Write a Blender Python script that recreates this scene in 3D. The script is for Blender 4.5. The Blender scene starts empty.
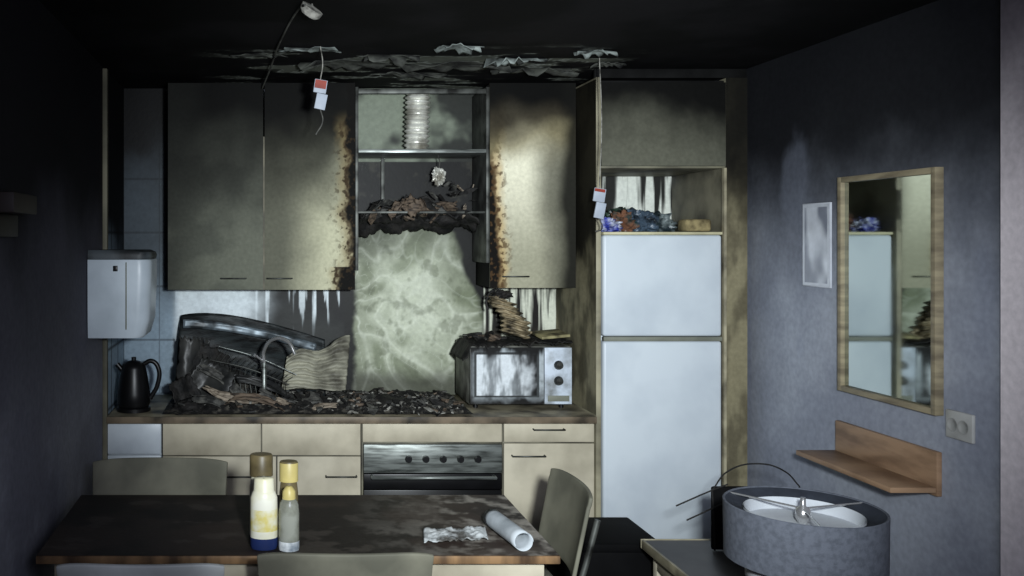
import bpy, bmesh, math, random
from mathutils import Vector, noise, Matrix
random.seed(7)
sc=bpy.context.scene
sc.view_settings.view_transform='Standard'
COL=sc.collection
def lin(c):
    c=c/255.0
    return c/12.92 if c<=0.04045 else ((c+0.055)/1.055)**2.4
def L(r,g,b): return (lin(r),lin(g),lin(b))
def fb(x,y,z=0,o=4): return noise.fractal(Vector((x,y,z)),0.8,2.0,o)
def clamp(t): return max(0.0,min(1.0,t))
def ss(a,b,t):
    t=clamp((t-a)/(b-a)) if a!=b else float(t>a)
    return t*t*(3-2*t)
def mix(a,b,t):
    t=clamp(t); return tuple(a[i]*(1-t)+b[i]*t for i in range(3))
# ---------- materials
def mat(name,c,rough=0.6,metal=0.0,c2=None,scale=8,lo=0.4,hi=0.65,bump=0.0,bscale=60,stretch=(1,1,1),trans=0.0,spec=0.3):
    m=bpy.data.materials.new(name); m.use_nodes=True
    nt=m.node_tree; p=nt.nodes['Principled BSDF']
    p.inputs['Roughness'].default_value=rough; p.inputs['Metallic'].default_value=metal
    p.inputs['Transmission Weight'].default_value=trans
    p.inputs['Specular IOR Level'].default_value=spec
    c=L(*c)
    c2=L(*c2) if c2 else tuple(v*0.75 for v in c)
    tc=nt.nodes.new('ShaderNodeTexCoord'); mp=nt.nodes.new('ShaderNodeMapping')
    mp.inputs['Scale'].default_value=stretch
    nt.links.new(tc.outputs['Object'],mp.inputs['Vector'])
    n=nt.nodes.new('ShaderNodeTexNoise'); n.inputs['Scale'].default_value=scale; n.inputs['Detail'].default_value=6
    nt.links.new(mp.outputs[0],n.inputs['Vector'])
    r=nt.nodes.new('ShaderNodeValToRGB')
    r.color_ramp.elements[0].position=lo; r.color_ramp.elements[1].position=hi
    r.color_ramp.elements[0].color=(*c,1); r.color_ramp.elements[1].color=(*c2,1)
    nt.links.new(n.outputs['Fac'],r.inputs[0]); nt.links.new(r.outputs[0],p.inputs['Base Color'])
    if bump>0:
        n2=nt.nodes.new('ShaderNodeTexNoise'); n2.inputs['Scale'].default_value=bscale; n2.inputs['Detail'].default_value=5
        nt.links.new(mp.outputs[0],n2.inputs['Vector'])
        b=nt.nodes.new('ShaderNodeBump'); b.inputs['Strength'].default_value=bump; b.inputs['Distance'].default_value=0.01
        nt.links.new(n2.outputs['Fac'],b.inputs['Height']); nt.links.new(b.outputs[0],p.inputs['Normal'])
    return m
def vmat(name,rough=0.6,bump=0.15,bscale=40,spec=0.12):
    m=bpy.data.materials.new(name); m.use_nodes=True
    nt=m.node_tree; p=nt.nodes['Principled BSDF']
    p.inputs['Roughness'].default_value=rough; p.inputs['Specular IOR Level'].default_value=spec
    a=nt.nodes.new('ShaderNodeAttribute'); a.attribute_name='Col'
    tc=nt.nodes.new('ShaderNodeTexCoord')
    n=nt.nodes.new('ShaderNodeTexNoise'); n.inputs['Scale'].default_value=bscale; n.inputs['Detail'].default_value=6
    nt.links.new(tc.outputs['Object'],n.inputs['Vector'])
    mr=nt.nodes.new('ShaderNodeMapRange'); mr.inputs[1].default_value=0.3; mr.inputs[2].default_value=0.7
    mr.inputs[3].default_value=0.86; mr.inputs[4].default_value=1.08
    nt.links.new(n.outputs['Fac'],mr.inputs[0])
    vm=nt.nodes.new('ShaderNodeVectorMath'); vm.operation='SCALE'
    nt.links.new(a.outputs['Color'],vm.inputs[0]); nt.links.new(mr.outputs[0],vm.inputs['Scale'])
    nt.links.new(vm.outputs[0],p.inputs['Base Color'])
    b=nt.nodes.new('ShaderNodeBump'); b.inputs['Strength'].default_value=bump; b.inputs['Distance'].default_value=0.005
    nt.links.new(n.outputs['Fac'],b.inputs['Height']); nt.links.new(b.outputs[0],p.inputs['Normal'])
    return m
# ---------- object helpers
def add(name,me,m=None,parent=None):
    o=bpy.data.objects.new(name,me); COL.objects.link(o)
    if m is not None:
        for mm in (m if isinstance(m,(list,tuple)) else [m]): me.materials.append(mm)
    if parent: o.parent=parent
    return o
def empty(name,loc=(0,0,0),rz=0):
    e=bpy.data.objects.new(name,None); e.location=loc; e.rotation_euler=(0,0,rz); e.empty_display_size=0.1
    COL.objects.link(e); return e
def smooth(o,ang=40):
    for p in o.data.polygons: p.use_smooth=True
    try: o.data.set_sharp_from_angle(angle=math.radians(ang))
    except Exception: pass
def box(name,x0,x1,y0,y1,z0,z1,m,parent=None,bev=0.002,seg=2,rot=None):
    bm=bmesh.new(); bmesh.ops.create_cube(bm,size=1)
    cx,cy,cz=(x0+x1)/2,(y0+y1)/2,(z0+z1)/2
    for v in bm.verts: v.co=Vector((v.co.x*(x1-x0),v.co.y*(y1-y0),v.co.z*(z1-z0)))
    if bev>0: bmesh.ops.bevel(bm,geom=bm.edges[:],offset=bev,segments=seg,affect='EDGES',profile=0.5)
    me=bpy.data.meshes.new(name); bm.to_mesh(me); bm.free()
    o=add(name,me,m,parent); o.location=(cx,cy,cz)
    if rot: o.rotation_euler=rot
    smooth(o); return o
def lathe(name,prof,m,parent=None,loc=(0,0,0),rot=(0,0,0),n=32,sx=1,sy=1,matidx=None):
    vs=[];fs=[]
    for r,z in prof:
        for i in range(n):
            a=2*math.pi*i/n; vs.append((r*math.cos(a)*sx,r*math.sin(a)*sy,z))
    mi=[]
    for j in range(len(prof)-1):
        for i in range(n):
            fs.append((j*n+i,j*n+(i+1)%n,(j+1)*n+(i+1)%n,(j+1)*n+i)); mi.append(matidx[j] if matidx else 0)
    me=bpy.data.meshes.new(name); me.from_pydata(vs,[],fs)
    o=add(name,me,m,parent); o.location=loc; o.rotation_euler=rot
    for p,k in zip(me.polygons,mi): p.material_index=k
    smooth(o,50); return o
def tube(name,pts,r,m,parent=None,cyclic=False,bez=True,res=3):
    cu=bpy.data.curves.new(name,'CURVE'); cu.dimensions='3D'; cu.bevel_depth=r; cu.bevel_resolution=res; cu.use_fill_caps=True
    if bez:
        s=cu.splines.new('BEZIER'); s.bezier_points.add(len(pts)-1)
        for b,p in zip(s.bezier_points,pts): b.co=p; b.handle_left_type='AUTO'; b.handle_right_type='AUTO'
    else:
        s=cu.splines.new('POLY'); s.points.add(len(pts)-1)
        for b,p in zip(s.points,pts): b.co=(*p,1)
    s.use_cyclic_u=cyclic
    t=bpy.data.objects.new(name,cu); COL.objects.link(t)
    dg=bpy.context.evaluated_depsgraph_get(); me=bpy.data.meshes.new_from_object(t.evaluated_get(dg))
    bpy.data.objects.remove(t); me.materials.clear()
    o=add(name,me,m,parent); 
    for p in me.polygons: p.use_smooth=True
    return o
def paint(name,o0,u,v,nu,nv,fn,m,parent=None,thick=0.0,disp=None):
    o0=Vector(o0);u=Vector(u);v=Vector(v);lu=u.length;lv=v.length;N=u.normalized().cross(v.normalized())
    vs=[];cols=[];fs=[]
    for j in range(nv+1):
        for i in range(nu+1):
            a=i/nu;b=j/nv
            d=disp(a*lu,b*lv) if disp else 0
            vs.append(o0+u*a+v*b+N*d); c=fn(a*lu,b*lv); cols+= [c[0],c[1],c[2],1]
    for j in range(nv):
        for i in range(nu):
            k=j*(nu+1)+i; fs.append((k,k+1,k+nu+2,k+nu+1))
    me=bpy.data.meshes.new(name); me.from_pydata(vs,[],fs)
    at=me.color_attributes.new('Col','FLOAT_COLOR','POINT'); at.data.foreach_set('color',cols)
    o=add(name,me,m,parent)
    for p in me.polygons: p.use_smooth=True
    return o
def sheet(name,fn,nu,nv,m,parent=None,th=0.003):
    vs=[fn(i/nu,j/nv) for j in range(nv+1) for i in range(nu+1)]
    fs=[(j*(nu+1)+i,j*(nu+1)+i+1,(j+1)*(nu+1)+i+1,(j+1)*(nu+1)+i) for j in range(nv) for i in range(nu)]
    me=bpy.data.meshes.new(name); me.from_pydata(vs,[],fs); o=add(name,me,m,parent)
    if th:
        s=o.modifiers.new('s','SOLIDIFY'); s.thickness=th; s.offset=0
    for p in me.polygons: p.use_smooth=True
    return o
def lump(name,loc,sx,sy,sz,m,parent=None,amp=0.3,fr=4,seed=0,flat=False,sub=4):
    bm=bmesh.new(); bmesh.ops.create_icosphere(bm,subdivisions=sub,radius=1)
    for v in bm.verts:
        d=1+amp*noise.fractal(v.co*fr*0.5+Vector((seed*7.3,seed,0)),0.7,2,4)+amp*0.6*abs(noise.noise(v.co*fr+Vector((seed,3,1))))
        v.co=Vector((v.co.x*sx*d,v.co.y*sy*d,v.co.z*sz*d))
        if flat and v.co.z<-sz*0.6: v.co.z=-sz*0.6
    me=bpy.data.meshes.new(name); bm.to_mesh(me); bm.free()
    o=add(name,me,m,parent); o.location=loc; smooth(o,60); return o
def shards(name,n,reg,size,mats,parent=None,zfn=None,tilt=0.6,th=(0.002,0.012),asp=3):
    bm=bmesh.new()
    for k in range(n):
        x=random.uniform(reg[0],reg[1]);y=random.uniform(reg[2],reg[3])
        z=(zfn(x,y) if zfn else reg[4])+random.uniform(0,reg[5])
        s=random.uniform(*size); a=s*random.uniform(1,asp)/2; b=s/2; t=random.uniform(*th)
        npt=random.choice([4,5,6]); M=Matrix.Translation((x,y,z))@Matrix.Rotation(random.uniform(0,6.28),4,'Z')@Matrix.Rotation(random.gauss(0,tilt),4,'X')@Matrix.Rotation(random.gauss(0,tilt*0.6),4,'Y')
        top=[];bot=[]
        for i in range(npt):
            an=2*math.pi*i/npt+random.uniform(-.3,.3); rr=random.uniform(.7,1.1)
            top.append(bm.verts.new(M@Vector((a*rr*math.cos(an),b*rr*math.sin(an),t/2))))
            bot.append(bm.verts.new(M@Vector((a*rr*math.cos(an),b*rr*math.sin(an),-t/2))))
        mi=random.randrange(len(mats)); F=[bm.faces.new(top),bm.faces.new(bot[::-1])]
        for i in range(npt):
            F.append(bm.faces.new((top[i],bot[i],bot[(i+1)%npt],top[(i+1)%npt])))
        for f in F: f.material_index=mi
    bmesh.ops.recalc_face_normals(bm,faces=bm.faces[:])
    me=bpy.data.meshes.new(name); bm.to_mesh(me); bm.free()
    return add(name,me,mats,parent)

# ---------- base materials
M_char=mat('char',(14,14,14),0.7,c2=(40,38,36),scale=20,bump=0.6)
M_char2=mat('char_grey',(42,42,41),0.7,c2=(92,91,86),scale=25,bump=0.5)
M_ash=mat('ash',(150,148,140),0.9,c2=(70,68,64),scale=30,bump=0.4)
M_wood=mat('burnt_wood',(104,90,76),0.7,c2=(40,34,30),scale=14,stretch=(1,6,6),bump=0.2)
M_woodp=mat('pale_wood',(150,138,122),0.7,c2=(84,74,64),scale=16,stretch=(1,6,6))
M_cream=mat('cream_laminate',(192,184,163),0.5,c2=(134,127,110),scale=3.2,lo=.40,hi=.72,spec=.2)
M_creamd=mat('cream_laminate_sooted',(120,116,98),0.55,c2=(50,48,42),scale=4)
M_edge=mat('cream_edge',(170,162,136),0.5,c2=(90,84,70),scale=6)
M_dark=mat('soot_black',(12,12,12),0.8,c2=(24,24,24),scale=6,bump=0.15,spec=.1)
M_steel=mat('stainless',(140,145,141),0.38,0.6,c2=(70,73,70),scale=7,stretch=(1,8,8))
M_steeld=mat('steel_sooty',(90,92,88),0.5,0.5,c2=(30,30,28),scale=10)
M_chrome=mat('chrome',(205,205,205),0.2,0.8)
M_black=mat('black_plastic',(11,11,12),0.35,c2=(16,16,18))
M_mblack=mat('matt_black_plastic',(9,9,10),0.8,c2=(13,13,14),spec=.08)
M_fridge=mat('fridge_enamel',(198,206,212),0.35,c2=(174,183,192),scale=3,lo=.45,hi=.8)
M_gasket=mat('gasket',(120,122,110),0.6)
M_white=mat('white_plastic',(204,212,218),0.35,c2=(170,178,186),scale=3)
M_foil=mat('foil',(225,225,216),0.35,0.3,c2=(140,136,124),scale=10,bump=0.3)
M_v=vmat('sooted_wall_paint',0.8,0.05,40,.1)
M_vd=vmat('sooted_door_laminate',0.65,0.03,50,0.08)
M_vt=vmat('sooted_tile',0.5,0.1,50,0.2)

WX0,WX1,YB,ZC=-0.82,2.37,5.05,2.61
YF=-0.7
# ---------- shell
def f_back(a,b):
    x=a+WX0; z=b
    n=fb(x*3,z*3,1); n2=fb(x*9,z*9,4)
    if x<0.42:
        c=mix(L(140,158,172),L(222,232,236),ss(-0.56,-0.5,x))
        if x<-0.53:
            gx=abs(((x+0.82)/0.2)%1-0.5); gz=abs((z/0.3)%1-0.5)
            if gx>0.475 or gz>0.482: c=mix(c,L(50,56,62),0.6)
            c=mix(c,L(34,38,42),ss(1.2,1.75,z+0.15*n)*0.85)
            c=mix(c,L(10,10,11),ss(1.9,2.4,z+0.15*n))
        dr=ss(-0.14,0.05,x+0.05*n)
        col=fb(x*26,z*1.6,7,3)
        c=mix(c,L(14,14,14),dr*ss(-0.12,0.08,col+(x)*0.7+0.05+1.6*(1.42-z)))
        c=mix(c,L(40,42,40),ss(1.40,1.2,z+0.15*n)*ss(-0.5,-0.2,x)*0.9)
    elif x<1.2:
        left=0.47+0.02*n2; right=1.05+0.12*ss(1.65,1.3,z)+0.04*n
        top=1.90+0.04*n2-1.0*max(0,x-0.90)
        ins=ss(-0.01,0.03,x-left)*ss(0.04,-0.01,x-right)*ss(0.02,-0.02,z-top)
        dx=fb(x*2,z*2,11,2)*0.22; dz=fb(x*2,z*2,23,2)*0.22
        w=abs(noise.noise(Vector(((x+dx)*6.5,(z+dz)*5,31)))); w2=abs(noise.noise(Vector(((x+dx)*13,(z+dz)*10,51))))
        r=math.hypot((x-0.78)/0.42,(z-1.36)/0.55)+0.2*n
        c=mix(L(196,202,180),L(122,128,106),ss(0.2,1.15,r))
        c=mix(c,L(220,225,206),ss(0.10,0.0,w)*0.45)
        c=mix(c,L(112,120,94),ss(0.15,0.5,w)*0.7)
        c=mix(c,L(96,102,80),ss(0.1,0.5,n2)*0.5)
        c=mix(c,L(208,214,196),ss(0.06,0.0,w2)*0.3)
        c=mix(c,L(60,64,52),ss(1.55,1.88,z+0.10*n)*0.7)
        c=mix(c,L(50,48,42),ss(1.08,0.95,z+0.05*n)*0.75)
        out=L(16,16,14)
        if z>2.2: out=mix(L(126,134,118),L(40,42,38),ss(-.3,.4,n+0.6*(abs(x-0.8)-.15)))
        elif z>1.84: out=mix(L(12,12,11),L(44,43,37),ss(0.1,.5,n2))
        c=mix(out,c,ins)
    else:
        col=fb(x*34,z*2.0,17,3)
        c=mix(L(215,218,200),L(22,20,18),ss(-0.25,0.2,col+0.7*(1.36-z)+0.3*(x-1.38)))
        c=mix(c,L(90,82,62),ss(1.3,1.1,z)*0.6)
        if z>1.6:
            col=fb(x*22,z*1.2,27,3)
            c=mix(L(228,232,222),L(40,40,38),ss(0.0,0.35,col+1.6*(z-2.1)+abs(x-1.85)*0.7))
    return c
paint('wall_back',(WX0,YB,0),(WX1-WX0,0,0),(0,0,ZC),560,460,f_back,M_vt)
def f_right(a,b):
    y=YB-a; z=b
    n=fb(y*1.6,z*1.6,3); n2=fb(y*5,z*4,9)
    base=mix(L(144,149,162),L(166,171,182),ss(-.5,.6,n))
    lvl=2.0+0.07*n+0.05*n2
    k=ss(lvl-0.6,lvl+0.24,z)
    c=mix(base,L(13,13,15),k*0.97)
    c=mix(c,L(60,63,74),ss(4.0,4.43,y+0.1*n2)*0.3*(1-k))
    for (py,pz,ry,rz) in ((4.04,1.98,.12,.22),(4.02,1.28,.03,.05),(2.98,1.55,.05,.2)):
        d=((y-py)/ry)**2+((z-pz)/rz)**2
        c=mix(c,L(140,146,162),ss(1.8,0.0,d+n2)*0.3)
    return c
paint('wall_right',(WX1,YB,0),(0,YF-YB,0),(0,0,ZC),420,200,f_right,M_v)
def f_left(a,b):
    y=a+YF; z=b; n=fb(y*1.6,z*1.6,13); n2=fb(y*6,z*5,19)
    if y>4.45:
        c=L(150,168,182)
        if abs(((y-4.45)/0.2)%1-0.5)>0.475 or abs((z/0.3)%1-0.5)>0.482: c=L(70,76,82)
        return mix(c,L(14,15,16),ss(1.2,1.9,z+0.2*n))
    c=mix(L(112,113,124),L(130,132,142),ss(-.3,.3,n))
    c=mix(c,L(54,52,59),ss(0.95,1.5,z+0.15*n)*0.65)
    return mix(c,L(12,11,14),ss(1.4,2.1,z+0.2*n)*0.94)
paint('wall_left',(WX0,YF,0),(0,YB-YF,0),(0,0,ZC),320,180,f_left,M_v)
def f_ceil(a,b):
    x=a+WX0; y=YB-b; n=fb(x*2,y*2,5); c=mix(L(10,10,11),L(24,23,25),ss(-.3,.5,n))
    s=fb(x*1.8,y*5.5,77,5)
    band=ss(3.9,4.3,y+0.12*n)*ss(-0.4,0.0,x)*ss(1.75,1.5,x)
    c=mix(c,L(130,134,122),ss(0.05,0.35,s)*band*0.6)
    c=mix(c,L(200,206,198),ss(0.05,0.0,abs(s-0.26))*band*0.65)
    return c
paint('ceiling',(WX0,YB,ZC),(WX1-WX0,0,0),(0,YF-YB,0),500,560,f_ceil,M_v)
def f_floor(a,b):
    n=fb(a*3,b*3,2); return mix(L(40,38,38),L(20,19,20),ss(-.3,.4,n))
paint('floor',(WX0,YF,0),(WX1-WX0,0,0),(0,YB-YF,0),80,120,f_floor,M_v)
paint('wall_front',(WX1,YF,0),(WX0-WX1,0,0),(0,0,ZC),60,50,lambda a,b:mix(L(90,92,106),L(14,14,16),ss(1.4,2.1,b)),M_v)
# ceiling flakes
M_fl=mat('peeling_paint',(140,148,144),0.8,c2=(50,52,50),scale=14)
M_fld=mat('peeling_paint_sooted',(78,80,74),0.8,c2=(26,26,26),scale=14)
def flake(cx,cy,rx,ry,droop,seed,par,m):
    def fn(u,v):
        a=u*2*math.pi; r=v*(1+0.45*noise.noise(Vector((math.cos(a)*2.5,math.sin(a)*2.5,seed))))
        return (cx+rx*r*math.cos(a),cy+ry*r*math.sin(a),ZC-0.004-droop*(r**2)*abs(noise.noise(Vector((math.cos(a)*2,math.sin(a)*2,seed+3))))*2)
    return sheet('flake',fn,36,5,m,par,0.002)
pf=empty('peeling_ceiling_paint')
for i,(cx,cy,rx,ry,d,mm) in enumerate(((0.82,3.93,.10,.06,.03,M_fl),(1.45,4.02,.09,.04,.025,M_fl),(0.18,3.98,.12,.05,.02,M_fl),(0.9,4.35,.24,.10,.03,M_fld),(0.35,4.3,.2,.08,.03,M_fld),(1.3,4.45,.2,.06,.025,M_fld),(0.7,4.55,.2,.05,.03,M_fld),(-.05,4.1,.12,.03,.015,M_fld),(1.62,4.3,.08,.03,.02,M_fld),(0.55,4.12,.14,.04,.03,M_fld),(1.15,4.2,.12,.04,.03,M_fl))):
    flake(cx,cy,rx,ry,d,i*2.7,pf,mm)
# wall trims
M_trimd=mat('trim_sooted',(130,127,107),0.6,c2=(50,48,42),scale=3,stretch=(1,1,2))
box('trim_1',WX0,WX0+0.022,4.405,4.44,0.0,2.6,mat('trim_olive',(118,114,96),0.6,c2=(50,50,42),scale=2),bev=0.002)
def f_door(a,b):
    return mix(L(232,222,224),L(90,84,90),ss(1.7,2.6,b+0.1*fb(a*4,b*2,3)))
pd=empty('door_1')
box('casing',2.325,2.368,2.50,2.86,0,2.6,mat('casing_core',(120,112,116),0.6),pd)
paint('casing_face',(2.3235,2.86,0),(0,-0.35,0),(0,0,2.6),20,200,f_door,M_v,pd)
paint('casing_edge',(2.368,2.8615,0),(-0.045,0,0),(0,0,2.6),4,200,f_door,M_v,pd)

# ---------- kitchen base units
FY=4.43
def handle(par,xc,z,y,w=0.15,m=M_steeld):
    tube('handle',[(xc-w/2,y,z),(xc-w/2,y-0.025,z),(xc+w/2,y-0.025,z),(xc+w/2,y,z)],0.004,m,par,bez=False)
def front(par,x0,x1,z0,z1,m=M_cream,y=FY): return box('front',x0,x1,y,y+0.018,z0,z1,m,par,0.003)
b1=empty('base_cabinet'); box('carcass',-0.528,0.448,4.452,5.03,0.1,0.858,M_creamd,b1); box('plinth',-0.528,0.448,4.5,4.52,0,0.1,M_dark,b1)
front(b1,-0.528,-0.045,0.70,0.857);front(b1,-0.039,0.446,0.70,0.857)
front(b1,-0.528,0.03,0.11,0.694);front(b1,0.036,0.446,0.11,0.694)
handle(b1,0.35,0.60,FY);handle(b1,-0.15,0.60,FY)
b0=empty('dishwasher'); box('body',-0.80,-0.538,4.452,5.03,0.05,0.855,M_white,b0); box('door',-0.80,-0.536,4.43,4.45,0.1,0.70,M_white,b0,0.004); box('panel',-0.80,-0.536,4.43,4.45,0.706,0.855,M_white,b0,0.004)
b2=empty('base_cabinet'); box('carcass',1.15,1.598,4.452,5.03,0.1,0.858,M_creamd,b2); box('plinth',1.15,1.598,4.5,4.52,0,0.1,M_dark,b2)
front(b2,1.152,1.596,0.765,0.882-0.025);front(b2,1.152,1.596,0.11,0.758)
handle(b2,1.37,0.83,FY);handle(b2,1.27,0.70,FY,0.16)
ov=empty('oven'); box('housing',0.452,1.146,4.452,5.03,0.1,0.858,M_creamd,ov); front(ov,0.456,1.142,0.765,0.857)
box('control_panel',0.46,1.14,4.42,4.45,0.615,0.755,M_steel,ov,0.003)
box('door_frame_top',0.46,1.14,4.42,4.45,0.535,0.61,M_black,ov,0.003)
box('door_glass',0.46,1.14,4.425,4.45,0.14,0.53,M_black,ov,0.003)
tube('handle',[(0.5,4.42,0.60),(0.5,4.385,0.60),(1.10,4.385,0.60),(1.10,4.42,0.60)],0.009,M_steel,ov,bez=False)
for i in range(5):
    lathe('knob',[(0,0.0),(0.016,0.0),(0.018,-0.004),(0.014,-0.022),(0,-0.022)][::-1],M_black,ov,(0.68+i*0.085,4.419,0.685),(math.radians(-90),0,0),20)
M_ct=mat('countertop_laminate',(150,142,120),0.5,c2=(50,46,42),scale=6)
ct=empty('countertop'); box('slab',-0.80,1.598,4.405,5.045,0.862,0.895,M_ct,ct,0.004); box('front_edge',-0.80,1.598,4.398,4.406,0.862,0.895,mat('wood_edge',(120,106,88),0.5,c2=(46,41,34),scale=5),ct,0.002)
# ---------- tall fridge housing
ft=empty('fridge_housing')
M_side=mat('housing_side',(160,154,130),0.6,c2=(76,72,60),scale=2.5,stretch=(1,1,1.5))
box('side_panel_left',1.602,1.626,4.42,5.04,0,2.56,M_side,ft)
def f_side(a,b):
    n=fb(a*5,b*3,22); return mix(mix(L(140,134,110),L(96,92,76),ss(-.3,.3,n)),L(16,15,13),ss(1.3,1.85,b+0.25*n)*0.95)
paint('side_face',(1.6005,5.03,0.9),(0,-0.61,0),(0,0,1.65),60,160,lambda a,b:f_side(a,b+0.9),M_vd,ft)
def f_fill(a,b): return mix(mix(L(132,125,100),L(98,92,74),ss(-.3,.3,fb(a*8,b*3,2))),L(16,16,15),ss(1.6,2.3,b+0.2*fb(a*3,b*2,8))*0.96)
box('side_panel_right',2.25,2.352,4.44,5.04,0,2.56,M_creamd,ft)
paint('filler_face',(2.248,4.438,0),(0.106,0,0),(0,0,2.56),12,240,f_fill,M_vd,ft)
box('filler_edge',2.232,2.244,4.42,4.45,0,2.115,M_edge,ft)
box('top_board',1.626,2.25,4.45,5.04,2.115,2.135,M_trimd,ft)
box('top_carcass',1.626,2.25,4.46,5.04,2.14,2.55,M_dark,ft)
def f_top(a,b):
    n=fb(a*3,b*3,8); return mix(L(94,94,82),L(16,16,15),ss(0.0,0.38,b+0.12*n+0.3*max(0,a-.3)))
box('top_door_core',1.63,2.24,4.425,4.445,2.125,2.535,M_dark,ft)
paint('top_door_face',(1.63,4.4235,2.125),(0.61,0,0),(0,0,0.41),90,60,f_top,M_vd,ft)
box('cornice',1.602,2.352,4.44,4.46,2.56,2.605,M_dark,ft)
# ---------- fridge
fr=empty('refrigerator')
box('cabinet',1.645,2.222,4.50,5.02,0.03,1.775,M_fridge,fr,0.008)
box('freezer_door',1.640,2.226,4.43,4.492,1.285,1.785,M_fridge,fr,0.014,4)
box('fridge_door',1.640,2.226,4.43,4.492,0.09,1.262,M_fridge,fr,0.014,4)
box('gasket_trim',1.642,2.224,4.425,4.45,1.262,1.284,M_gasket,fr,0.003)
box('top_cap',1.640,2.226,4.425,4.5,1.786,1.80,mat('cap_yellowed',(196,190,156),0.5),fr,0.003)
bg=empty('plastic_bags')
for i,(x,y,sx,sz,c,c2) in enumerate(((1.70,4.56,.06,.04,(50,60,150),(190,195,210)),(1.80,4.60,.06,.06,(120,84,64),(40,60,60)),(1.90,4.62,.07,.065,(70,85,100),(20,22,26)),(2.0,4.66,.08,.055,(36,46,50),(120,130,130)),(1.84,4.74,.09,.07,(20,24,26),(60,80,66)))):
    lump('bag',(x,y,1.80+sz*0.62),sx,0.06,sz,mat('bag_%d'%i,c,0.3,c2=c2,scale=22,bump=.4),bg,0.5,6,i,True)
box('sponge_block',2.09,2.22,4.52,4.62,1.803,1.865,mat('sponge',(150,136,98),0.9,c2=(90,80,56),scale=20,bump=.5),bg,0.014,3)

# ---------- wall cabinets
UY=4.70
def wcab(x0,x1,z0,z1,fn,hx=None,bow=0.0):
    e=empty('wall_cabinet')
    box('carcass',x0+.002,x1-.002,UY+0.022,5.03,z0,z1,M_dark,e)
    box('door_core',x0+.001,x1-.001,UY+0.002,UY+0.018,z0,z1,M_creamd,e,0.001)
    paint('door_face',(x0,UY,z0),(x1-x0,0,0),(0,0,z1-z0),150,330,fn,M_vd,e)
    if hx is not None: handle(e,hx,z0+0.06,UY-0.001,0.13)
    return e
def d1(a,b):
    n=fb(a*3,b*3,40,3)
    c=mix(L(104,106,94),L(84,86,77),ss(-.3,.3,n))
    c=mix(c,L(52,53,48),ss(0.2,0.65,b+0.12*n)*0.85)
    c=mix(c,L(13,13,12),ss(0.5,0.95,b+0.12*n+0.2*(0.3-a)))
    c=mix(c,L(36,37,34),ss(0.24,0.0,a+.06*n)*0.6)
    return c
def d2(a,b):
    n=fb(a*3,b*3,60,3); n2=fb(a*12,b*9,64); n3=fb(a*34,b*34,2,3)
    c=mix(L(98,98,85),L(194,192,163),ss(0.08,0.36,a+0.05*n)*ss(0.8,0.25,b+.1*n))
    c=mix(c,L(56,56,48),ss(0.3,0.8,b+0.12*n-0.3*a))
    c=mix(c,L(13,13,12),ss(0.62,0.98,b+0.12*n-0.1*a))
    e=a-0.415+0.025*n2+0.02*n+(0.04 if b<0.12 else 0)
    f=ss(0.95,0.78,b)
    c=mix(c,L(140,124,88),ss(-0.06,0.0,e)*0.6*f)
    c=mix(c,L(72,58,40),ss(-0.01,0.012,e+0.02*n3)*0.85*f)
    c=mix(c,L(14,13,11),ss(0.008,0.028,e))
    c=mix(c,L(52,41,27),ss(0.2,0.32,n3)*ss(-.09,0.0,e)*0.85*f)
    return c
def d3(a,b):
    n=fb(a*3,b*3,80,3); n2=fb(a*12,b*8,84); n3=fb(a*34,b*34,6,3)
    c=mix(L(240,236,210),L(150,148,126),ss(0.68,0.1,b)*0.9)  # cream laminate, with the door's bright glare put into its albedo
    c=mix(c,L(92,91,78),ss(0.22,0.38,a+0.04*n+0.06*b)*0.88)
    el=0.035+0.018*math.sin(b*6+1)-a+0.02*n2+0.01*n
    c=mix(c,L(196,166,110),ss(-0.07,-0.01,el)*0.7)
    c=mix(c,L(96,74,48),ss(-0.022,0.0,el+0.015*n3)*0.85)
    c=mix(c,L(18,15,12),ss(-0.004,0.015,el))
    c=mix(c,L(78,58,37),ss(0.18,0.32,n3)*ss(-.10,-0.01,el)*0.85)
    t=b+0.08*n+0.14*abs(a-0.2)
    c=mix(c,L(140,130,98),ss(0.64,0.82,t)*0.8)
    c=mix(c,L(48,43,35),ss(0.77,0.92,t)*0.92)
    c=mix(c,L(11,11,10),ss(0.88,1.03,t))
    c=mix(c,L(18,18,16),ss(0.34,0.42,a+0.03*n)*0.92)
    return c
wcab(-0.533,-0.036,1.50,2.58,d1,-0.19)
wcab(-0.028,0.444,1.50,2.58,d2,0.05)
wcab(1.149,1.597,1.51,2.58,d3,1.28)
box('trim_2',-0.0355,-0.0285,UY+0.003,UY+0.02,1.5,2.3,mat('seam_edge',(120,114,96),0.6,c2=(54,52,45),scale=5),bev=0)
# ---------- open hood unit
hd=empty('burnt_range_hood')
box('side_l',0.446,0.462,4.70,5.03,1.60,2.56,M_steeld,hd)
box('side_r',1.130,1.147,4.70,5.03,1.64,2.56,M_steeld,hd)
box('top_rail',0.462,1.13,4.70,4.72,2.525,2.55,M_steeld,hd)
box('shelf',0.462,1.13,4.70,5.03,2.215,2.235,M_steel,hd)
box('back_rail',0.62,0.64,5.02,5.045,1.90,2.215,M_steeld,hd)
box('lower_rail',0.462,1.13,4.73,4.745,1.90,1.912,M_steeld,hd)
prof=[]
for i in range(60):
    t=i/59; prof.append((0.062+0.008*math.sin(i*1.3),t*0.315))
lathe('flexible_exhaust_duct',prof,M_foil,hd,(0.79,4.86,2.237),(0,0.03,0))
def hood(u,v):
    x=0.48+0.63*u; z=1.86+0.13*(1-abs(u-.45)*1.9)*(1-v)+0.05*fb(u*6,v*4,3)
    return (x,4.76+0.22*v,z-0.05*v)
sheet('canopy',hood,60,18,M_char,hd,0.006)
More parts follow.
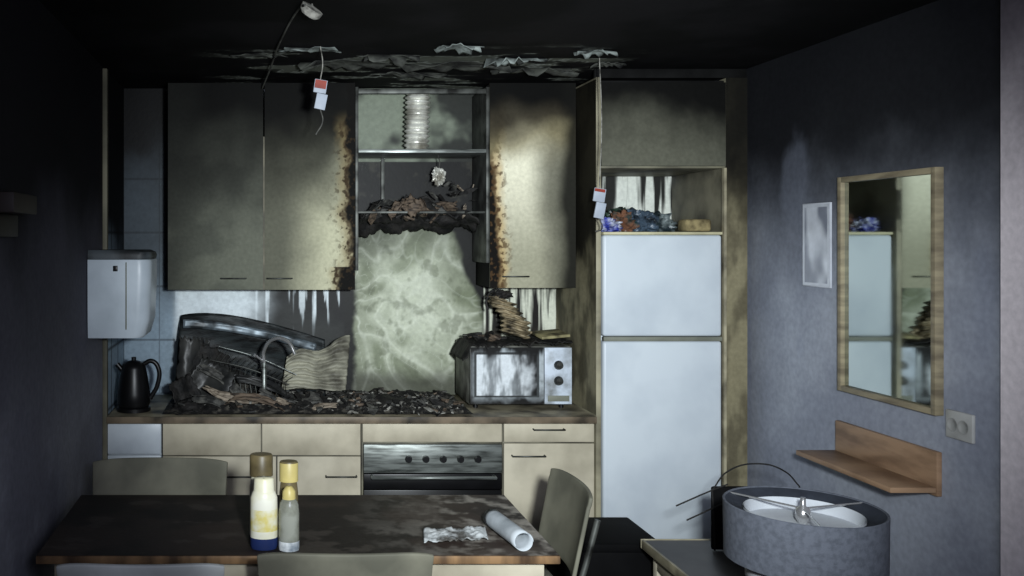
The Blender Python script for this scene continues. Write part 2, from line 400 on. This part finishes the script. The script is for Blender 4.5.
shards('hood_debris',60,(0.52,1.02,4.76,4.88,1.87,0.09),(0.02,0.06),[M_char,M_char,M_char2,M_wood],hd,tilt=0.7,asp=4)
sheet('crumpled_plate',lambda u,v:(0.62+0.20*u+.02*v,4.74+0.02*math.sin(u*7),1.90+0.10*v*(1-abs(u-.5)*1.6)+0.04*fb(u*4,v*4,9)),30,14,M_wood,hd,0.003)
lump('foil_ball',(0.90,4.80,2.10),.028,.028,.04,M_foil,hd,0.5,6,2)
tube('hanger',[(0.90,4.80,2.14),(0.905,4.8,2.17),(0.90,4.82,2.214)],0.003,M_char2,hd)
shards('hanging_strips',20,(0.86,1.10,4.78,4.9,1.90,0.18),(0.012,0.03),[M_char2,M_char,M_woodp],hd,tilt=1.2,asp=5)

# ---------- counter debris
def zh(x,y):
    base=0.905
    h=0.05*math.exp(-((x+0.33)/0.18)**2)+0.035*math.exp(-((x-0.1)/0.35)**2)+0.015*math.exp(-((x-0.7)/0.3)**2)
    ed=ss(4.42,4.5,y)
    return base+ed*(h*(0.6+0.8*abs(fb(x*6,y*6,2)))+0.015*fb(x*25,y*25,8))*ss(-.54,-.46,x)*ss(1.0,0.95,x)
db=empty('charred_debris_pile')
M_heap=mat('heap',(26,25,24),0.85,c2=(92,88,80),scale=26,lo=.5,hi=.72,bump=0.8)
sheet('ash_heap',lambda u,v:(-0.53+1.53*u,4.42+0.6*v,max(0.9,zh(-0.53+1.53*u,4.42+0.6*v))),200,70,M_heap,db,0)
shards('rubble',300,(-0.47,0.97,4.43,4.95,0,0.02),(0.012,0.05),[M_char,M_char,M_char2,M_char2,M_heap,M_ash,M_wood],db,zfn=zh,tilt=0.45)
shards('fine_rubble',420,(0.30,0.98,4.42,4.9,0,0.01),(0.005,0.02),[M_char,M_char2,M_heap,M_ash],db,zfn=zh,tilt=0.5)
def warped(x,y,z,l,w,rx,ry,rz,m,seed):
    M=Matrix.Translation((x,y,z))@Matrix.Rotation(rz,4,'Z')@Matrix.Rotation(ry,4,'Y')@Matrix.Rotation(rx,4,'X')
    def fn(u,v):
        e=1-0.35*abs(noise.noise(Vector((v*6,seed,0)))); e2=1-0.4*abs(noise.noise(Vector((u*7,seed,5))))
        return M@Vector(((u-.5)*l*e,(v-.5)*w*e2,0.04*l*fb(u*2.5,v*2.5,seed,2)+0.02*math.sin(u*5+seed)))
    sheet('warped_piece',fn,28,14,m,db,0.004)
M_ms=mat('melted_sheet',(20,21,22),0.4,c2=(54,54,52),scale=6,bump=.2,bscale=20)
W=[(-0.40,4.66,1.10,.17,.32,1.5,.1,.2,M_ms),(-0.30,4.60,1.04,.22,.20,1.25,.5,-.1,M_ms),(-0.32,4.68,1.12,.24,.18,1.3,.45,.1,M_char),(-0.43,4.55,.99,.14,.16,1.2,-.4,.3,M_char),
 (-0.22,4.62,1.02,.36,.06,.9,.6,.1,M_char2),(-0.14,4.53,.965,.42,.06,.6,.28,.1,M_woodp),(-0.02,4.50,.945,.38,.06,.5,.18,-.1,M_wood),
 (0.10,4.55,.955,.34,.07,.5,.2,.1,M_char2),(0.0,4.62,1.0,.4,.05,.8,.35,.2,M_ms),(0.18,4.50,.935,.32,.05,.3,.1,-.2,M_woodp),
 (-.26,4.49,.94,.28,.06,.6,.3,.2,M_char2),(0.25,4.60,.945,.26,.10,.3,.1,.3,M_char),(-.38,4.48,.93,.2,.1,.7,-.1,.1,M_char),
 (0.45,4.70,.935,.22,.10,.2,.1,.2,M_char2),(0.62,4.66,.93,.2,.1,.2,-.1,.5,M_char),(0.85,4.6,.925,.18,.08,.2,.1,-.4,M_char2)]
for i,t in enumerate(W): warped(*t,i*3.1)
lump('melted_mass',(-0.40,4.72,1.0),.07,.07,.13,M_char,db,0.6,6,4,True)
lump('melted_mass',(-0.24,4.76,.97),.12,.08,.08,M_heap,db,0.6,6,9,True)
for i in range(16):
    x=-0.30+i*0.026; tube('rack_wire',[(x,4.62,.95),(x-.01,4.66,1.13-.008*i),(x+.03,4.74,1.19-.010*i)],0.002,M_steeld,db)
tube('rack_wire',[(-.31,4.66,1.14),(-.1,4.66,1.09),(0.10,4.66,1.01)],0.003,M_steeld,db)
tube('rack_wire',[(-.27,4.74,1.20),(-.06,4.74,1.14),(0.14,4.74,1.05)],0.003,M_steel,db)
M_pan=mat('scorched_panel',(44,49,50),0.5,0.2,c2=(14,14,14),scale=9,stretch=(1,1,5),bump=.2)
def pan(u,v):
    x=-0.52+0.82*u+0.03*v*(1-u); zt=1.375-0.16*u**1.6-0.03*(1-u)**6
    z=0.92+(zt-0.92)*v
    return (x,4.84+0.1*v+0.05*math.sin(u*3.1)-0.02*math.cos(v*9+u*4)+.01*fb(u*4,v*4,3),z)
sheet('collapsed_panel',pan,50,24,M_pan,db,0.006)
sheet('metal_band',lambda u,v:(-0.47+0.72*u,4.89+0.05*math.sin(u*3.1)-0.03+.01*fb(u*5,v,3),1.285-0.13*u**1.5+0.045*v),40,3,mat('band_metal',(120,132,140),0.4,0.3,c2=(50,54,56),scale=12),db,0.004)
M_cor=mat('heat_warped_sheet',(160,158,141),0.6,c2=(66,63,56),scale=7)
def cor(u,v):
    x=0.06+0.34*u+0.03*v; z=0.97+(0.27-0.06*(1-u)+0.02*math.sin(u*9))*v-0.05*(1-u)*v
    return (x,4.76+0.07*v+0.009*math.sin(v*40+u*6)+0.03*math.sin(u*6),z+.01*fb(u*4,v*3,7))
sheet('corrugated_sheet',cor,40,70,M_cor,db,0.003)
lathe('faucet_base',[(0.022,0),(.022,.02),(.012,.03),(.010,.24)],M_steel,db,(-0.03,4.58,0.896))
tube('faucet_spout',[(-0.03,4.58,1.13),(-0.03,4.57,1.20),(0.02,4.54,1.26),(0.09,4.5,1.25),(0.125,4.48,1.19)],0.009,M_chrome,db)
tube('faucet_lever',[(-0.03,4.58,1.14),(-0.08,4.56,1.18)],0.006,M_chrome,db)
# ---------- microwave
mw=empty('microwave_oven')
X0,X1,Y0,Z0,Z1=1.022,1.544,4.60,0.915,1.215
box('body',X0,X1,Y0+.02,4.96,Z0,Z1,mat('mw_body_sooty',(120,120,112),0.5,c2=(40,38,34),scale=8),mw,0.006)
def f_door2(a,b):
    n=fb(a*9,b*9,5); n4=fb(a*14,b*4,15)
    c=mix(L(170,178,182),L(104,108,110),ss(-.3,.4,n))
    ia=abs(a-.185)/.155; ib=abs(b-.15)/.105
    if max(ia,ib)<1: 
        c=mix(L(214,220,224),L(132,137,140),ss(-.3,.3,n4))
        c=mix(c,L(22,22,22),ss(0.22,0.34,a+.05*n+.04*n4))
    elif max(ia,ib)<1.08: c=L(60,63,64)
    c=mix(c,L(14,14,14),ss(0.235,0.285,b+0.05*n4)); c=mix(c,L(20,19,18),ss(0.05,0.0,b+0.04*n))
    c=mix(c,L(22,20,18),ss(0.03,0.0,a+0.04*n)*.8)
    return c
box('door',X0,1.40,Y0+.002,Y0+.018,Z0+.005,Z1-.005,M_steeld,mw,0.004)
paint('door_face',(X0+.003,Y0,Z0+.006),(0.374,0,0),(0,0,0.288),90,70,f_door2,M_vt,mw)
box('control_panel',1.404,X1,Y0,Y0+.018,Z0+.005,Z1-.005,mat('panel_sooty',(196,206,218),0.4,c2=(110,112,110),scale=9,lo=.45,hi=.68),mw,0.004)
for kz in (1.04,1.12): lathe('knob',[(0,-.024),(.018,-.022),(.024,0)],M_steeld,mw,(1.475,Y0-0.0005,kz),(math.radians(-90),0,0),20)
box('open_button',1.42,1.53,Y0-.003,Y0+.005,0.935,0.965,M_gasket,mw,0.001)
for fx in (X0+.04,X1-.04): 
    for fy in (4.65,4.92): lathe('foot',[(.012,-.02),(.012,0.001)],M_black,mw,(fx,fy,Z0))
def film(u,v):
    x=0.98+0.56*u; y=4.575+0.3*v
    z=1.225+0.02*abs(fb(u*5,v*5,3))+0.015*u
    if v<0.12: z-=0.07*abs(fb(u*6,0,8))*(1-v/.12)
    if u<0.08: z-=0.08*(0.08-u)/.08
    return (x,y,z)
sheet('melted_plastic',film,70,30,M_char,mw,0.004)
shards('scorched_scraps',16,(1.0,1.3,4.6,4.8,1.245,0.02),(0.02,0.05),[M_char,M_char2,M_wood],mw,tilt=.4)
box('cardboard',1.38,1.53,4.6,4.75,1.265,1.278,mat('scorched_card',(160,152,112),0.8,c2=(60,55,40),scale=12),mw,0.001,rot=(0.1,-0.08,0.1))
M_gold=mat('scorched_foil',(160,146,118),0.5,0.2,c2=(34,30,24),scale=16,bump=.6)
def coil(u,v):
    a=u*2*math.pi; r=0.050+0.009*math.sin(v*50+math.sin(a))+0.02*fb(math.cos(a)*2,v*6,math.sin(a)*2)
    if v>0.93: r*=0.6
    return (1.275-0.06*v+0.02*math.sin(v*5)+r*math.cos(a)*1.25,4.68+r*math.sin(a),1.265+0.2*v-0.02*math.cos(a))
sheet('melted_coil',coil,32,90,M_gold,mw,0.002)
lump('melted_cap',(1.20,4.68,1.475),.05,.04,.022,M_char,mw,0.4,5,3)
tube('melted_strand',[(1.22,4.68,1.49),(1.16,4.67,1.50),(1.12,4.66,1.44),(1.13,4.66,1.40)],0.006,M_char,mw)
# ---------- kettle
kt=empty('electric_kettle',(-0.69,4.56,0.897))
lathe('base',[(0,0),(.085,0),(.085,.018),(.07,.025)],M_black,kt)
lathe('body',[(.078,.026),(.084,.04),(.082,.09),(.072,.16),(.062,.215),(.056,.235),(.03,.25),(.012,.254),(.012,.27),(0,.272)],M_black,kt)
tube('handle',[(0.05,0,.235),(.09,0,.25),(.122,0,.22),(.12,0,.13),(.082,0,.06)],0.012,M_black,kt)
tube('spout',[(-.055,0,.2),(-.085,0,.235)],0.014,M_black,kt)
# ---------- towel dispenser
pdp=empty('paper_towel_dispenser')
def disp(name,m,zz,grow=0):
    x0,x1,y0,y1=-0.815,-0.535+grow,4.02-grow,4.32+grow; r=0.06
    pts=[(x0,y0)]
    for k in range(9):
        a=-math.pi/2+k/8*math.pi/2; pts.append((x1-r+r*math.cos(a),y0+r+r*math.sin(a)))
    for k in range(9):
        a=k/8*math.pi/2; pts.append((x1-r+r*math.cos(a),y1-r+r*math.sin(a)))
    pts.append((x0,y1)); n=len(pts); vs=[];fs=[]
    for (z,s) in zz:
        for p in pts: vs.append((x0+(p[0]-x0)*s,4.17+(p[1]-4.17)*(0.5+0.5*s),z))
    for j in range(len(zz)-1):
        for i in range(n): fs.append((j*n+i,j*n+(i+1)%n,(j+1)*n+(i+1)%n,(j+1)*n+i))
    fs.append(tuple(range(n))[::-1]); fs.append(tuple((len(zz)-1)*n+i for i in range(n)))
    me=bpy.data.meshes.new(name); me.from_pydata(vs,[],fs); o=add(name,me,m,pdp); smooth(o,35); return o
disp('cover',mat('dispenser_cover',(190,200,208),0.35,c2=(160,170,178),scale=3),[(1.32,.86),(1.33,.9),(1.40,.97),(1.60,1),(1.665,1),(1.672,.985)])
disp('top_lid',mat('lid_sooty',(70,76,80),0.5,c2=(24,26,28),scale=8),[(1.674,.985),(1.69,1),(1.705,.98),(1.715,.9)])
box('lock',-0.70,-0.68,4.012,4.022,1.62,1.645,M_black,pdp,0.002)
box('seam',-0.645,-0.640,4.0155,4.022,1.36,1.66,M_gasket,pdp,0.001)

# ---------- right wall objects
M_frame=mat('pine_frame',(150,139,113),0.5,c2=(108,98,80),scale=6,stretch=(1,1,4))
M_shelf=mat('shelf_wood',(160,130,102),0.5,c2=(122,96,74),scale=5,stretch=(1,1,4))
mr=empty('wall_mirror')
M_mir=bpy.data.materials.new('mirror_glass'); M_mir.use_nodes=True
nt=M_mir.node_tree;p=nt.nodes['Principled BSDF'];p.inputs['Metallic'].default_value=1;p.inputs['Base Color'].default_value=(.50,.55,.53,1)
n=nt.nodes.new('ShaderNodeTexNoise');n.inputs['Scale'].default_value=5;q=nt.nodes.new('ShaderNodeMapRange');q.inputs[3].default_value=0.0;q.inputs[4].default_value=0.09
nt.links.new(n.outputs[0],q.inputs[0]);nt.links.new(q.outputs[0],p.inputs['Roughness'])
box('glass',2.352,2.358,3.17,3.70,1.165,1.995,M_mir,mr,0)
box('backing',2.36,2.368,3.165,3.70,1.15,2.01,M_dark,mr,0)
fw=0.022
box('frame_top',2.335,2.366,3.16+fw,3.705-fw,2.017-fw,2.017,M_frame,mr,.001);box('frame_bottom',2.335,2.366,3.16+fw,3.705-fw,1.143,1.143+fw,M_frame,mr,.001)
box('frame_near',2.335,2.366,3.16,3.16+fw,1.143,2.017,M_frame,mr,.001);box('frame_far',2.335,2.366,3.705-fw,3.705,1.143,2.017,M_frame,mr,.001)
sh=empty('wall_shelf'); box('backboard',2.348,2.368,3.17,3.74,0.855,1.012,M_shelf,sh,0.003); box('board',2.185,2.347,3.17,3.74,0.868,0.888,M_shelf,sh,0.003)
so=empty('electrical_socket'); box('plate',2.356,2.369,3.02,3.14,1.075,1.172,mat('socket_plate',(186,186,182),0.5),so,0.004)
for yy in (3.055,3.105):
    lathe('outlet',[(0,.001),(.018,.001),(.021,.004),(.024,.004)],mat('socket_in',(160,160,156),0.5),so,(2.356,yy,1.123),(0,math.radians(-90),0),20)
pc=empty('picture_frame')
box('backing',2.36,2.368,3.79,3.99,1.556,1.92,mat('pic_frame',(196,200,208),0.4),pc,0.003)
def f_pic(a,b):
    n=fb(a*5,b*3,33,3); return mix(L(126,130,142),L(206,210,218),ss(-.1,.4,n)) if (0.014<a<0.176 and .014<b<.338) else L(196,200,208)  # grey picture; pale silver glare is painted into its colour
paint('print',(2.3585,3.985,1.562),(0,-0.19,0),(0,0,0.352),60,100,f_pic,vmat('print_with_glare',0.2,0.02,20,0.8),pc)
ws=empty('wall_shelf'); box('board',-0.818,-0.74,2.6,2.86,1.84,1.90,mat('dark_wood',(40,33,31),0.6),ws,0.004); box('backboard',-0.818,-0.80,2.6,2.86,1.77,1.838,mat('dark_wood2',(32,27,26),0.6),ws,0.003)

# ---------- hanging things
tube('ceiling_cable',[(-0.04,4.66,2.545),(0.0,4.3,2.575),(0.04,3.8,2.59),(0.10,3.3,2.60),(0.12,3.1,2.57)],0.004,mat('cable_sooty',(90,90,84),0.7,c2=(40,40,38)))
sd=empty('smoke_detector'); lathe('housing',[(0,-.03),(.03,-.03),(.04,-.02),(.042,0),(0,0)],M_ash,sd,(0.15,3.16,2.575),(0.5,0.6,0),24,1,.6); tube('lead',[(0.16,3.22,2.57),(0.15,3.22,2.605)],0.003,M_char2,sd)
M_red=mat('red_label',(150,62,48),0.5,c2=(110,44,34));M_tagw=mat('tag_white',(170,178,190),0.5)
def tag(x,y,zt,zb,zs,red=0.25):
    e=empty('hanging_tag')
    tube('string',[(x,y,2.605),(x+.01,y,(2.6+zt)/2),(x,y,zt)],0.0025,M_ash,e)
    h=zt-zb
    box('tag_top',x-.028,x+.028,y-.004,y+.004,zt-h*.45,zt,M_tagw,e,0.002,rot=(0,.15,.1)); box('tag_label',x-.022,x+.026,y-.0045,y+.0045,zb,zt-h*.47,M_tagw,e,0.002,rot=(0,.2,.1)); box('red_band',x-.024,x+.026,y-.0065,y-.005,zt-h*red,zt-h*.02,M_red,e,0,rot=(0,.15,.1))
    tube('tail',[(x,y,zb),(x+.01,y,zb-.05),(x-.02,y,zs)],0.003,M_char2,e)
tag(0.22,3.93,2.46,2.33,2.22,.3)
tag(1.53,4.18,2.0,1.86,1.80,.12)
# ---------- table
tb=empty('dining_table')
def f_tab(a,b):
    n=fb(a*2.5,b*3,6,3); n2=fb(a*14,b*14,6)
    c=mix(L(56,47,42),L(34,29,27),ss(-.4,.4,n+.15*n2))
    r=ss(1.05,1.6,a+0.1*n)
    c=mix(c,L(160,154,144),r*ss(-.1,.5,n2*.6+.4*fb(a*5,b*5,12)+.08)*.85)
    c=mix(c,L(96,89,82),ss(0.25,.5,fb(a*5,b*8,44))*0.3)
    return c
box('top',-0.75,0.93,2.88,3.57,0.722,0.748,mat('table_edge_wood',(140,110,78),0.45,c2=(70,54,40),scale=4,stretch=(3,1,1)),tb,0.003)
paint('top_surface',(-0.748,2.882,0.7492),(1.676,0,0),(0,0.686,0),260,110,f_tab,vmat('dusty_tabletop',0.55,0.1,60,0.25),tb)
box('apron_near',-0.70,0.89,2.92,2.94,0.63,0.72,M_cream,tb);box('apron_far',-0.70,0.89,3.52,3.54,0.63,0.72,M_cream,tb)
box('apron_r',0.87,0.89,2.94,3.52,0.63,0.72,M_cream,tb);box('apron_l',-0.70,-0.68,2.94,3.52,0.63,0.72,M_cream,tb)
for x in (-.5,.5):
    box('column',x-.03,x+.03,3.17,3.23,0.02,0.72,M_steeld,tb); lathe('foot_disc',[(0,.02),(.14,.018),(.15,0)],M_steeld,tb,(x,3.2,0))
# ---------- chairs
M_ch=mat('chair_ply',(122,120,105),0.6,c2=(92,91,80),scale=4,spec=.15)
M_chl=mat('chair_ply_pale',(206,210,206),0.5,c2=(170,174,170),scale=4)
def chair(x,y,rz,m,top=0.843,w=0.50,low=0.60,curve=0.03):
    e=empty('dining_chair',(x,y,0),rz)
    def bk(u,v):
        uu=(u-.5)*2; ww=w*(0.96+0.04*v)
        yy=0.20+0.06*v - curve*uu*uu
        z=low+(top-low)*v
        if v>0.85: z-=0.012*abs(uu)**6
        return (uu*ww/2,yy,z)
    o=sheet('backrest',bk,24,12,m,e,0.014); b=o.modifiers.new('b','BEVEL'); b.width=.004; b.segments=2
    def st(u,v):
        uu=(u-.5)*2; vv=(v-.5)*2
        return (uu*0.21*(1-0.12*max(0,vv)),vv*0.2-0.0,0.45-0.02*(1-uu*uu)*(1-vv*vv)-(0.02*max(0,-vv-.7)/.3))
    sheet('seat',st,16,16,m,e,0.014)
    for s in (-1,1):
        tube('leg_front',[(s*.18,-.17,.44),(s*.2,-.2,0.0)],0.011,M_steeld,e,bez=False)
        tube('leg_rear',[(s*.2,.235,0.0),(s*.18,.17,.44),(s*.17,.225,.60),(s*.17,.268,.76)],0.011,M_steeld,e,bez=False)
    tube('rail',[(-.18,.17,.43),(.18,.17,.43)],0.009,M_steeld,e,bez=False)
    return e
chair(-0.455,3.50,0,M_ch,0.852,0.56)
chair(0.222,2.88,math.pi,M_ch,0.845,0.52)
chair(-0.37,2.80,math.pi,M_chl,0.842,0.48)
chair(0.90,3.38,math.radians(-89),M_ch,0.86,0.42,0.56,0.03)
# ---------- bottles
def bottle(name,x,y,prof,mats,idx,sy=0.7):
    e=empty(name,(x,y,0.7505)); lathe('body',prof,mats,e,n=28,sy=sy,matidx=idx); return e
M_may=mat('mayo_body',(232,230,214),0.35,c2=(214,208,170),scale=10);M_yel=mat('yellow_cap',(190,174,110),0.4)
M_ylab=mat('yellow_label',(214,200,120),0.4,c2=(228,226,204),scale=26)
M_blu=mat('blue_label',(36,50,96),0.4);M_lab=mat('label_white',(220,224,224),0.4,c2=(120,130,140),scale=25)
M_brn=mat('brown_cap',(112,100,70),0.4,c2=(74,65,44),scale=10)
pr=[(0,0),(.042,0),(.045,.01),(.045,.035),(.045,.037),(.045,.06),(.045,.13),(.044,.168),(.036,.186),(.034,.188),(.032,.226),(.028,.23),(0,.231)]
bottle('mayonnaise_bottle',-0.02,2.955,pr,[M_may,M_blu,M_ylab,M_may],[1,1,1,1,0,2,0,0,3,3,3,3],.75)
pr2=[(0,0),(.033,0),(.034,.01),(.034,.03),(.034,.032),(.034,.12),(.030,.15),(.022,.165),(.022,.168),(.021,.19),(.010,.205),(0,.206)]
bottle('sauce_bottle',0.062,2.94,pr2,[M_lab,mat('sauce_clear',(176,178,166),0.1,c2=(120,120,104),scale=14,trans=.35),M_yel],[0,0,0,1,1,1,1,2,2,2,2],0.9)
pr3=[(0,0),(.04,0),(.04,.16),(.036,.19),(.034,.20),(.040,.202),(.040,.27),(.036,.275),(0,.276)]
bottle('syrup_bottle',-0.03,3.09,pr3,[M_may,M_brn],[0,0,0,0,1,1,1,1],.8)
bottle('ketchup_bottle',0.064,3.07,[(r*.8,z*.93) for r,z in pr3],[M_brn,M_yel],[0,0,0,0,1,1,0,0],.8)
# ---------- papers on table
pr_=empty('paper_roll')
def roll(u,v):
    a=u*2*math.pi*1.6; r=0.032-0.004*u; return (0.80+r*math.cos(a)+ -0.04*(v-.5),2.91+0.25*v,0.785+r*math.sin(a)-0.001)
M_pap=mat('paper',(176,182,186),0.7,c2=(128,134,138),scale=8)
sheet('roll',roll,60,8,M_pap,pr_,0.001)
cp=empty('crumpled_paper')
sheet('sheet',lambda u,v:(0.51+0.22*u+.02*v,2.98+0.13*v+0.03*u,0.757+0.018*abs(fb(u*5,v*4,3))),40,20,mat('soiled_paper',(180,184,184),0.7,c2=(84,82,78),scale=14,lo=.45,hi=.6),cp,0.001)
# ---------- side table, lamp, box, wires
sdt=empty('side_table')
M_stt=mat('side_top',(74,72,74),0.5,c2=(50,48,50),scale=5)
box('top',1.51,2.05,2.35,3.63,0.525,0.55,M_stt,sdt,0.003);box('edge',1.498,1.509,2.35,3.63,0.515,0.552,M_edge,sdt,0.002);box('edge_far',1.498,2.05,3.631,3.64,0.515,0.552,M_edge,sdt,0.002)
for x in (1.53,2.0):
    for y in (2.4,3.56): box('leg',x,x+.035,y,y+.035,0,0.525,M_cream,sdt)
box('side_rail',1.53,1.545,2.44,3.56,0.45,0.525,M_cream,sdt)
lp=empty('table_lamp',(1.605,2.71,0))
M_shd=mat('grey_shade_fabric',(88,92,101),0.8,c2=(74,78,86),scale=60,bump=.2,bscale=300)
M_ring=mat('shade_rim',(52,56,64),0.8,c2=(44,47,54),scale=20,spec=.1)
M_shi=mat('shade_lining',(186,190,194),0.8,c2=(160,164,170),scale=5)
lathe('shade',[(.210,.80),(.215,.795),(.217,.96),(.214,.962),(.210,.96),(.209,.80),(.210,.80)],M_shd,lp,n=64)
lathe('top_ring',[(.210,.958),(.166,.940),(.162,.936),(.160,.92)],M_ring,lp,n=64)
lathe('inner_diffuser',[(.161,.942),(.156,.80),(.153,.80),(.158,.942)],M_shi,lp,n=64)
lathe('diffuser_plate',[(0,.905),(.158,.905)],M_shi,lp,n=64)
lathe('diffuser_bottom',[(.0,.70),(.13,.705),(.155,.73),(.158,.80)],mat('white_glass',(214,216,220),0.3),lp,n=64)
for k in range(3):
    a=k*2.094+.2; tube('spider_arm',[(0,0,.952),(.212*math.cos(a),.212*math.sin(a),.956)],0.003,M_chrome,lp,bez=False)
lathe('socket',[(0,.985),(.007,.985),(.008,.96),(.02,.95),(.022,.925),(.012,.905)],M_chrome,lp)
lathe('stem',[(.085,.5515),(.085,.565),(.03,.58),(.014,.6),(.014,.70)],M_chrome,lp)
bb=empty('black_storage_box')
box('body',1.24,1.60,3.72,4.05,0.0,0.47,M_mblack,bb,0.01) 
box('lid',1.22,1.62,3.70,4.07,0.472,0.51,M_mblack,bb,0.012)
wr=empty('bent_wire_rack')
tube('hoop',[(1.72,3.5,0.787),(1.78,3.5,.86),(1.89,3.48,.895),(1.98,3.46,.87),(2.03,3.45,.815)],0.003,M_char,wr)
tube('rod',[(1.588,3.52,0.72),(1.72,3.5,.787),(1.78,3.5,.81)],0.003,M_char,wr)
tube('rod',[(1.62,3.5,0.67),(1.78,3.47,.76)],0.003,M_char,wr)
tube('leg_wire',[(1.72,3.5,0.787),(1.73,3.5,.552)],0.003,M_char,wr);tube('leg_wire',[(2.03,3.45,.815),(2.0,3.45,.552)],0.003,M_char,wr)
box('basket_plate',1.72,1.90,3.50,3.52,0.552,0.80,M_mblack,wr,0.01)

# ---------- camera and lights
cd=bpy.data.cameras.new('camera'); cam=bpy.data.objects.new('camera',cd); COL.objects.link(cam)
cam.location=(0,0,1.76); cam.rotation_euler=(math.radians(90),0,0)
cd.sensor_width=36; cd.lens=900/1024*36; cd.shift_x=242/1024; cd.shift_y=-48/1024; cd.clip_start=0.05
sc.camera=cam
def light(name,typ,loc,tgt,power,col,**kw):
    l=bpy.data.lights.new(name,typ); l.energy=power; l.color=col
    for k,v in kw.items(): setattr(l,k,v)
    o=bpy.data.objects.new(name,l); COL.objects.link(o); o.location=loc
    o.rotation_euler=(Vector(tgt)-Vector(loc)).to_track_quat('-Z','Y').to_euler(); return o
light('torch_light','SPOT',(0.35,0.3,1.85),(1.2,4.8,1.60),800,(.90,.97,1.0),spot_size=math.radians(66),spot_blend=1.0,shadow_soft_size=0.08)
light('room_fill','AREA',(0.6,0.2,2.0),(1.4,4,1.2),26,(.76,.80,1.0),size=1.0)
w=bpy.data.worlds.new('world'); sc.world=w; w.use_nodes=True
w.node_tree.nodes['Background'].inputs[0].default_value=(.01,.012,.02,1)
